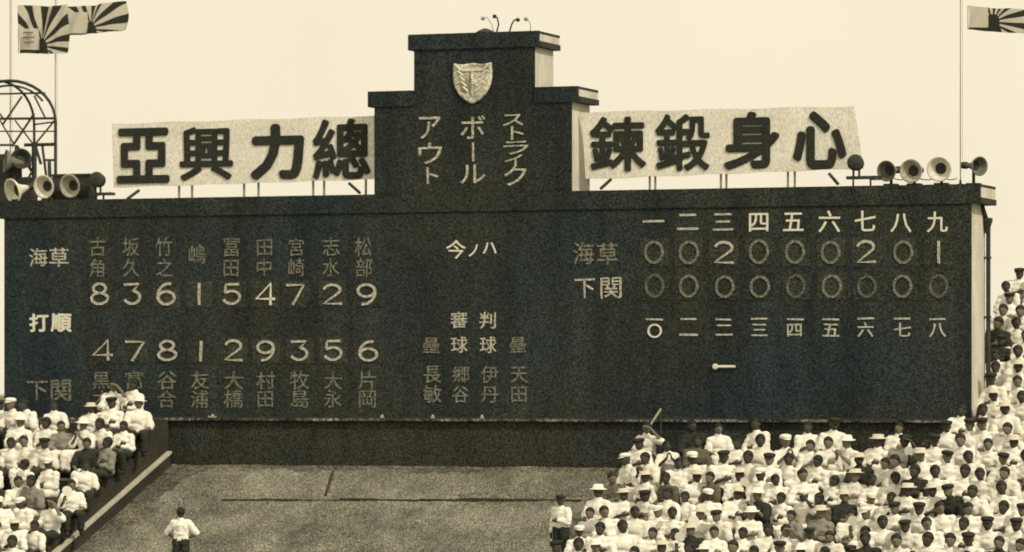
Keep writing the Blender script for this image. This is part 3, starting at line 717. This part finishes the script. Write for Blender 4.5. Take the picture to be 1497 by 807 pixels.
def make_person(name, lean=(0, -.05), arms='knees', headyaw=0, stand=False, seed=0, sleeve='short'):
    """returns dict of meshes; faces -Y; seated origin at the seat surface, standing origin at the floor"""
    hipz = .11 if not stand else .90
    tl = .47
    hip = Vector((0, 0, hipz)); up = Vector((lean[0], lean[1], 1)).normalized()
    chest = hip+up*.30; neck = hip+up*(tl)+Vector((0, -.01, 0)); head = neck+up*.155+Vector((0, -.02, .01))
    side = Vector((1, 0, 0)) - up*up.x; side.normalize()
    sh = {s: hip+up*(tl-.075)+side*s*.168 for s in (-1, 1)}
    hj = {s: hip+Vector((s*.09, -.02, -.01)) for s in (-1, 1)}
    if stand:
        kn = {s: Vector((s*.11, -.03, .49)) for s in (-1, 1)}; an = {s: Vector((s*.13, .02, .08)) for s in (-1, 1)}
    else:
        sp = .13+.03*math.sin(seed); kn = {s: Vector((s*sp, -.43, .10)) for s in (-1, 1)}; an = {s: Vector((s*sp*.95, -.40-.05*math.cos(seed+s), -.27)) for s in (-1, 1)}
    el, wr, hd, pn = {}, {}, {}, {}
    for s in (-1, 1):
        S = sh[s]
        mode = arms if isinstance(arms, str) else arms[0 if s < 0 else 1]
        if mode == 'knees': el[s] = S+Vector((s*.07, -.07, -.25)); wr[s] = kn[s]+Vector((-s*.01, .09, .085)); hd[s] = (0, -1, -.25); pn[s] = (0, 0, -1)
        elif mode == 'fold': el[s] = S+Vector((s*.05, -.05, -.26)); wr[s] = chest+Vector((s*.02, -.17, -.10-.03*s)); hd[s] = (-s, -.1, .05); pn[s] = (0, 1, 0)
        elif mode == 'clap': el[s] = S+Vector((s*.07, -.12, -.22)); wr[s] = chest+Vector((s*.05, -.27, .07)); hd[s] = (-s*.15, -.6, .8); pn[s] = (-s, 0, 0)
        elif mode == 'shade': el[s] = S+Vector((s*.18, -.12, -.05)); wr[s] = head+Vector((s*.10, -.12, .02)); hd[s] = (-s*.9, -.2, .3); pn[s] = (0, .3, -1)
        elif mode == 'up': el[s] = S+Vector((s*.12, -.08, .16)); wr[s] = S+Vector((s*.10, -.12, .40)); hd[s] = (s*.1, 0, 1); pn[s] = (0, -1, 0)
        elif mode == 'hang': el[s] = S+Vector((s*.06, .02, -.27)); wr[s] = S+Vector((s*.07, -.05, -.50)); hd[s] = (0, -.1, -1); pn[s] = (-s, 0, 0)
        elif mode == 'hips': el[s] = S+Vector((s*.17, .07, -.24)); wr[s] = hip+Vector((s*.15, -.04, .05)); hd[s] = (-s*.7, -.7, -.3); pn[s] = (-s, .3, 0)
        elif mode == 'fan': el[s] = S+Vector((s*.08, -.10, -.23)); wr[s] = S+Vector((s*.02, -.30, -.10)); hd[s] = (-s*.2, -.4, .9); pn[s] = (0, -1, 0)
    # body
    bm = bmesh.new()
    ball(bm, hip, (.155, .11, .11)); ball(bm, hip+up*.16, (.135, .095, .13)); ball(bm, chest, (.155, .11, .16))
    ball(bm, hip+up*(tl-.06), (.15, .085, .07))
    limb(bm, [neck-up*.05, neck+up*.07], [.058, .052])
    hr = Matrix.Rotation(headyaw, 4, 'Z')
    ball(bm, head, (.078, .096, .112), hr, 3); ball(bm, head+hr@Vector((0, -.025, -.065)), (.056, .066, .055), hr)
    ball(bm, head+hr@Vector((0, -.100, -.012)), (.014, .024, .028), hr)
    ball(bm, head+hr@Vector((0, -.088, .030)), (.055, .014, .012), hr); ball(bm, head+hr@Vector((0, -.088, -.055)), (.026, .014, .010), hr)
    for s in (-1, 1): ball(bm, head+hr@Vector((s*.080, .005, -.005)), (.012, .022, .034), hr)
    for s in (-1, 1):
        limb(bm, [sh[s], el[s], wr[s]], [.052, .041, .028]); hand(bm, wr[s], hd[s], pn[s], s)
        limb(bm, [hj[s], kn[s], lerp(kn[s], an[s], .35), an[s]], [.088, .062, .056, .038])
        limb(bm, [an[s]+Vector((0, .03, -.035)), an[s]+Vector((s*.02, -.16, -.05))], [.038, .034])
    body = remeshed(bm, 'body', .0115, dec=.45)
    # shirt
    bm = bmesh.new()
    ball(bm, hip+up*.05, (.185, .135, .12)); ball(bm, hip+up*.17, (.175, .13, .15)); ball(bm, chest, (.19, .135, .17)); ball(bm, hip+up*(tl-.085), (.165, .100, .075))
    for s in (-1, 1):
        if sleeve == 'short': limb(bm, [sh[s], lerp(sh[s], el[s], .55), lerp(sh[s], el[s], .92)], [.075, .072, .074])
        else: limb(bm, [sh[s], el[s], lerp(el[s], wr[s], .9)], [.075, .062, .045])
        limb(bm, [neck-up*.035+side*s*.03, sh[s]], [.055, .066])
    limb(bm, [neck-up*.03, neck+up*.008], [.068, .066]); ball(bm, neck-up*.045, (.10, .092, .05))
    shirt = remeshed(bm, 'shirt', .020, .020, seed*3.1)
    # trousers
    bm = bmesh.new(); ball(bm, hip-up*.01, (.172, .125, .11))
    for s in (-1, 1): limb(bm, [hj[s], kn[s], lerp(kn[s], an[s], .9)], [.105, .082, .062])
    tr = remeshed(bm, 'trousers', .020, .014, seed*5.3)
    # shoes
    shoes = []
    for s in (-1, 1):
        bm = bmesh.new(); limb(bm, [an[s]+Vector((0, .035, -.04)), an[s]+Vector((s*.01, -.08, -.045)), an[s]+Vector((s*.02, -.18, -.052))], [.046, .044, .036])
        shoes.append(remeshed(bm, 'shoe', .018))
    return dict(body=body, shirt=shirt, trousers=tr, **{'shoe': shoes[0], 'shoe ': shoes[1]}, head=head, yaw=headyaw, wr=wr, hd=hd)
# headgear meshes, origin at head centre
def hair_mesh(seed, longh=False):
    bm = bmesh.new(); ball(bm, (0, .012, .024), (.093, .104, .107), sub=3)
    for v in bm.verts:
        lim = .03 if v.co.y < -.03 else (-.07 if not longh else -.16)
        if v.co.z < lim: v.co.z = lim + (v.co.z-lim)*.12; v.co.x *= .92; v.co.y = v.co.y*.9+.01
        v.co += v.co.normalized()*.006*noise.noise(v.co*30+Vector((seed, 0, 0)))
    me = bpy.data.meshes.new('hair'); bm.to_mesh(me); bm.free()
    for p in me.polygons: p.use_smooth = True
    return me
def lathe_mesh(name, prof, seg=20, off=(0, 0, 0), sx=1.0, sy=1.0, brim=None):
    bm = bmesh.new(); rings = []
    for z, r in prof: rings.append([bm.verts.new((off[0]+sx*r*math.cos(6.28318*k/seg), off[1]+sy*r*math.sin(6.28318*k/seg), off[2]+z)) for k in range(seg)])
    for a, b in zip(rings, rings[1:]):
        for k in range(seg): bm.faces.new((a[k], a[(k+1) % seg], b[(k+1) % seg], b[k]))
    bm.faces.new(rings[0][::-1]); bm.faces.new(rings[-1])
    if brim:
        vt = []
        for z in (.0, .008):
            vt.append([bm.verts.new((.075*math.cos(R(a)), -.055-.10*math.sin(R(a)), .040+z-.02*math.sin(R(a)))) for a in range(0, 181, 20)])
        bm.faces.new(vt[1]); bm.faces.new(vt[0][::-1])
        for k in range(len(vt[0])-1): bm.faces.new((vt[0][k], vt[0][k+1], vt[1][k+1], vt[1][k]))
        bm.faces.new((vt[0][-1], vt[0][0], vt[1][0], vt[1][-1]))
    bmesh.ops.recalc_face_normals(bm, faces=bm.faces)
    me = bpy.data.meshes.new(name); bm.to_mesh(me); bm.free()
    for p in me.polygons: p.use_smooth = True
    return me
HEAD = {
 'bare': (hair_mesh(1), 'hair', 'hair'), 'bare2': (hair_mesh(5), 'hair', 'hair'), 'long': (hair_mesh(9, True), 'hair', 'hair'),
 'boater': (lathe_mesh('straw_hat', [(.050, .150), (.062, .152), (.066, .100), (.118, .096), (.126, .088), (.127, .01)], sy=1.12), 'straw', 'straw_hat'),
 'panama': (lathe_mesh('brimmed_hat', [(.036, .155), (.046, .156), (.060, .102), (.10, .095), (.135, .078), (.132, .02)], sy=1.12), 'whitecloth', 'brimmed_hat'),
 'whitecap': (lathe_mesh('cap', [(.040, .098), (.075, .108), (.105, .100), (.125, .060), (.130, .01)], sy=1.12, brim=True), 'whitecloth', 'cap'),
 'darkcap': (lathe_mesh('cap', [(.040, .098), (.080, .112), (.105, .104), (.120, .060), (.124, .01)], sy=1.12, brim=True), 'darkcloth', 'cap'),
}
HWORD = {'bare': 'bareheaded', 'bare2': 'bareheaded', 'long': 'long-haired', 'boater': 'straw-hatted', 'panama': 'white-hatted', 'whitecap': 'white-capped', 'darkcap': 'dark-capped'}
PROT = [
 (make_person('a', (0, -.10), 'knees', .15, seed=0), 'hands on knees'),
 (make_person('b', (.05, -.02), 'fold', -.2, seed=1, sleeve='long'), 'arms folded'),
 (make_person('c', (-.06, -.15), 'clap', .1, seed=2), 'clapping'),
 (make_person('d', (.03, -.05), ('knees', 'shade'), .3, seed=3), 'shading eyes'),
 (make_person('e', (.0, -.32), 'knees', -.1, seed=4), 'leaning forward'),
 (make_person('f', (-.12, -.08), ('knees', 'fold'), .45, seed=5, sleeve='long'), 'leaning aside'),
 (make_person('g', (.10, -.12), ('fold', 'knees'), -.5, seed=6), 'turned sideways'),
 (make_person('h', (.0, -.04), ('fan', 'knees'), 0, seed=7), 'with fan'),
 (make_person('i', (.04, -.03), ('knees', 'up'), .2, seed=8), 'arm raised'),
]
ST_HIPS = make_person('s', (0, .0), 'hips', 3.05, stand=True, seed=3)
ST_HANG = make_person('t', (.04, -.06), ('hang', 'fold'), .4, stand=True, seed=9, sleeve='long')
def setmat(o, m):
    if not o.data.materials: o.data.materials.append(m)
    o.material_slots[0].link = 'OBJECT'; o.material_slots[0].material = m
def spawn(P, uvz, rz, hat, shirt, trou, label, group, sc=1.0):
    t = thing('person', label, 'person', uvz, group, rz); t.scale = (sc*1.06, sc*1.04, sc)
    if group: t.rotation_euler = (rp.uniform(-.06, .06), rp.uniform(-.09, .09), -TH+rz)
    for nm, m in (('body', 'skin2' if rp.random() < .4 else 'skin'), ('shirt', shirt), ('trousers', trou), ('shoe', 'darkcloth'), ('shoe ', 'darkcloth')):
        o = bpy.data.objects.new(nm.strip(), P[nm]); COL.objects.link(o); o.parent = t; setmat(o, M[m])
    me, hm, nm = HEAD[hat]
    o = bpy.data.objects.new(nm, me); COL.objects.link(o); o.parent = t; o.location = P['head']; o.rotation_euler = (.05, 0, P['yaw']); setmat(o, M[hm])
    return t
FAN = None
def fan_mesh():
    bm = bmesh.new()
    for y in (0, .006):
        pass
    out = [(.12*math.cos(R(a)), .18+.11*math.sin(R(a))) for a in range(0, 360, 20)]
    f = [bm.verts.new((x, -.003, z)) for x, z in out]; b = [bm.verts.new((x, .003, z)) for x, z in out]
    bm.faces.new(f); bm.faces.new(b[::-1])
    for k in range(len(out)): bm.faces.new((f[k], f[(k+1) % len(out)], b[(k+1) % len(out)], b[k]))
    me = bpy.data.meshes.new('fan'); bm.to_mesh(me); bm.free(); return me
FANM = fan_mesh()
bmh = bmesh.new(); cone(bmh, (0, 0, -.06), (0, 0, .14), .007, .006, 6); FANH = bpy.data.meshes.new('handle'); bmh.to_mesh(FANH); bmh.free()

ORD = ['first', 'second', 'third', 'fourth', 'fifth', 'sixth', 'seventh', 'eighth', 'ninth', 'tenth', 'eleventh', 'twelfth', 'thirteenth', 'fourteenth', 'fifteenth', 'sixteenth', 'seventeenth', 'eighteenth', 'nineteenth', 'twentieth', 'twenty-first', 'twenty-second', 'twenty-third']
COLS = [(x, n + ' inning') for x, n in zip(IX, ['first', 'second', 'third', 'fourth', 'fifth', 'sixth', 'seventh', 'eighth', 'ninth'])]
seen = {}
FANL = {}
SW = {'whitecloth': 'white shirt', 'creamcloth': 'cream shirt', 'greycloth': 'grey shirt', 'darkcloth': 'dark jacket', 'khaki': 'khaki jacket'}
rp = random.Random(21)
def crowd(u0, u1, v0, rows, dep, rise, ztop, region, px0, px1, keep, group, du=.57, dark=.10, skip=0):
    for k in range(rows):
        zs = ztop - rise*k; ve = v0+dep*(k+1)-.16
        u = u0+(.3+rp.uniform(0, .3) if region != 'left' else .12+rp.uniform(0, .14)); idx = 0
        while u < u1-.12 + (.06 if region == 'left' else 0):
            v = ve+rp.uniform(-.26, .10); x, y = PX(u, v, zs+.55)
            uu = u if region != 'left' else u0+u1-u-.02; v_ = v; x, y = PX(uu, v, zs+.55); u += du*rp.uniform(.86, 1.25)
            if not (px0 < x < px1) or y > 850: continue
            if not keep(x, y, k): continue
            idx += 1
            rr = rp.random(); hat = 'bare' if rr < .34 else 'bare2' if rr < .58 else 'long' if rr < .62 else 'boater' if rr < .72 else 'panama' if rr < .81 else 'whitecap' if rr < .91 else 'darkcap'
            rr = rp.random(); shirt = 'darkcloth' if rr < dark*.7 else 'khaki' if rr < dark else 'greycloth' if rr < dark+.04 else 'creamcloth' if rr < dark+.22 else 'whitecloth'
            rr = rp.random(); tro = 'whitecloth' if rr < .40 else 'creamcloth' if rr < .50 else 'khaki' if rr < .55 else 'darkcloth'
            if region == 'left' and uu > 3.7 and rp.random() < .85: tro = 'darkcloth'
            pi = rp.choices(range(len(PROT)), weights=(5, 4, 2, 1.2, 3, 3, 3, 1, .5))[0]
            P, pose = PROT[pi]
            if region == 'right':
                if x < 918: where = '%s row, aisle end of right crowd' % ORD[k]
                elif x > 1398: where = '%s row beyond ninth inning' % ORD[k]
                else:
                    c = min(COLS, key=lambda q: abs(q[0]-x))[1]; where = '%s row under %s' % (ORD[k], c)
            elif region == 'left': where = ORD[k] + ' row left crowd, %s from aisle'
            else: where = '%s high row beside the scoreboard, right edge' % ORD[k]
            lab = '%s person in %s %s, %s' % (HWORD[hat], SW[shirt], pose, where)
            jobs.append([P, (uu, v, zs+.0), rp.uniform(-.6, .6), hat, shirt, tro, lab, group, rp.uniform(1.06, 1.26), x, k, region, pi])
jobs = []
def keepR(x, y, k):
    if k == 0: return rp.random() < (.55 if x < 1100 else .5)
    return rp.random() < .955
crowd(RS['u0'], 25.0, RS['v0'], 10, DEP, RIS, RS['ztop'], 'right', 780, 1640, keepR, 'spectators in the right stand', dark=.09, du=.52)
def keepL(x, y, k):
    if k == 0: return 150 < x < 262 and rp.random() < .6
    if k == 1 and 30 < x < 115: return rp.random() < .4
    return rp.random() < .95
crowd(-7.3, 4.88, LS['v0'], 10, DEP, .455, LS['ztop'], 'left', -100, 330, keepL, 'spectators in the left stand', dark=.08, du=.50)
# the higher stand beyond the right end
def edge(y): return 1449 if y > 500 else 1449+(500-y)*.30
v_top = -9.0; rows_u = 22
tU = thing('grandstand', 'upper stepped stand rising beyond the right end of the scoreboard', 'stand', (27, -4, -1))
for k in range(rows_u):
    v0 = v_top + DEP*k; z = 1.98 - .340*k
    ul = B(1452 if k > 3 else 1452+(4-k)*7, 500, v0+.6)[0] if v0 < -.9 else max(25.75, B(1450, 500, v0)[0]) if v0 < 0.2 else 25.0
    MB().box(ul, ul+6.5, v0, v0+DEP, z-1.2, z).build('step', M['concrete'], tU)
    idx = 0; u = ul+.14
    while True:
        v = v0+DEP-.16; x, y = PX(u, v, z+.6)
        if x > 1585: break
        if y > 850: break
        rr = rp.random(); hat = 'bare' if rr < .5 else 'bare2' if rr < .7 else 'darkcap' if rr < .88 else 'boater'
        rr = rp.random(); shirt = 'whitecloth' if rr < (.5 if k < 7 else .72) else 'darkcloth' if rr < (.78 if k < 7 else .80) else 'creamcloth'
        pi = rp.choice((0, 1, 4, 5, 6)); idx += 1
        lab = '%s person in %s %s, upper stand %s row, %s from scoreboard' % (HWORD[hat], SW[shirt], PROT[pi][1], ORD[k], ORD[idx-1])
        jobs.append([PROT[pi][0], (u, v, z), rp.uniform(-.3, .3), hat, shirt, 'darkcloth' if rr > .4 else 'khaki', lab, 'spectators in the upper stand', rp.uniform(1.12, 1.26), x, k, 'upper', pi])
        u += .56*rp.uniform(.9, 1.15)
# make labels single out one person each
byrow = {}
for j in jobs:
    if j[11] == 'left': byrow.setdefault(j[10], []).append(j)
for k, lst in byrow.items():
    lst.sort(key=lambda j: -j[9])
    for i, j in enumerate(lst): j[6] = j[6] % ORD[min(i, 13)]
cnt = {}
for j in jobs: cnt.setdefault(j[6], []).append(j)
for lab, lst in cnt.items():
    if len(lst) > 1:
        lst.sort(key=lambda j: j[9]); w = ['left one', 'right one'] if len(lst) == 2 else ['left one', 'middle one', 'right one']+['far right one']*5
        for i, j in enumerate(lst): j[6] = lab + ', ' + w[i]
print('PEOPLE', len(jobs), 'unique labels', len({j[6] for j in jobs}))
for j in jobs:
    t = spawn(*j[:9])
    if j[12] == 7:
        w = j[0]['wr'][-1]+Vector(j[0]['hd'][-1]).normalized()*.07
        mw = Matrix.Rotation(-TH+j[2], 4, 'Z'); p = W(*j[1]) + (mw @ Vector((w.x*j[8]*1.06, w.y*j[8]*1.04, w.z*j[8])))
        fo = bpy.data.objects.new('hand_fan', None); COL.objects.link(fo); fo.location = p; fo.rotation_euler = (.1, .25, -TH+j[2])
        fo['category'] = 'fan'; fo['group'] = 'paper fans held in the crowd'
        fo['label'] = 'round white fan held by the ' + j[6].split()[0] + ' person, ' + j[6].split(', ', 1)[1]
        for nm, me, m in (('leaf', FANM, 'whitecloth'), ('handle', FANH, 'straw')):
            o = bpy.data.objects.new(nm, me); COL.objects.link(o); o.parent = fo; setmat(o, M[m])
# the lone figures on the open slope
def stand_at(px_, pyhead, P, hat, shirt, trou, label, rz, hgt=1.66):
    lo, hi = -5., 12.
    for _ in range(40):
        v = (lo+hi)/2; u, z = B(px_, pyhead, v)
        if z > Z0-MS*v+hgt: hi = v
        else: lo = v
    return spawn(P, (u, v, Z0-MS*v-.01), rz, hat, shirt, trou, label, None)
stand_at(265, 741, ST_HIPS, 'bare', 'whitecloth', 'darkcloth', 'person in white shirt and dark trousers standing alone on the open slope, hands on hips', 0.1)
stand_at(821, 722, ST_HANG, 'darkcap', 'whitecloth', 'darkcloth', 'dark-capped person in white shirt standing at the open slope side of the right crowd', -.3)

for o in list(bpy.data.objects):
    if '_o' in o.keys(): del o['_o']
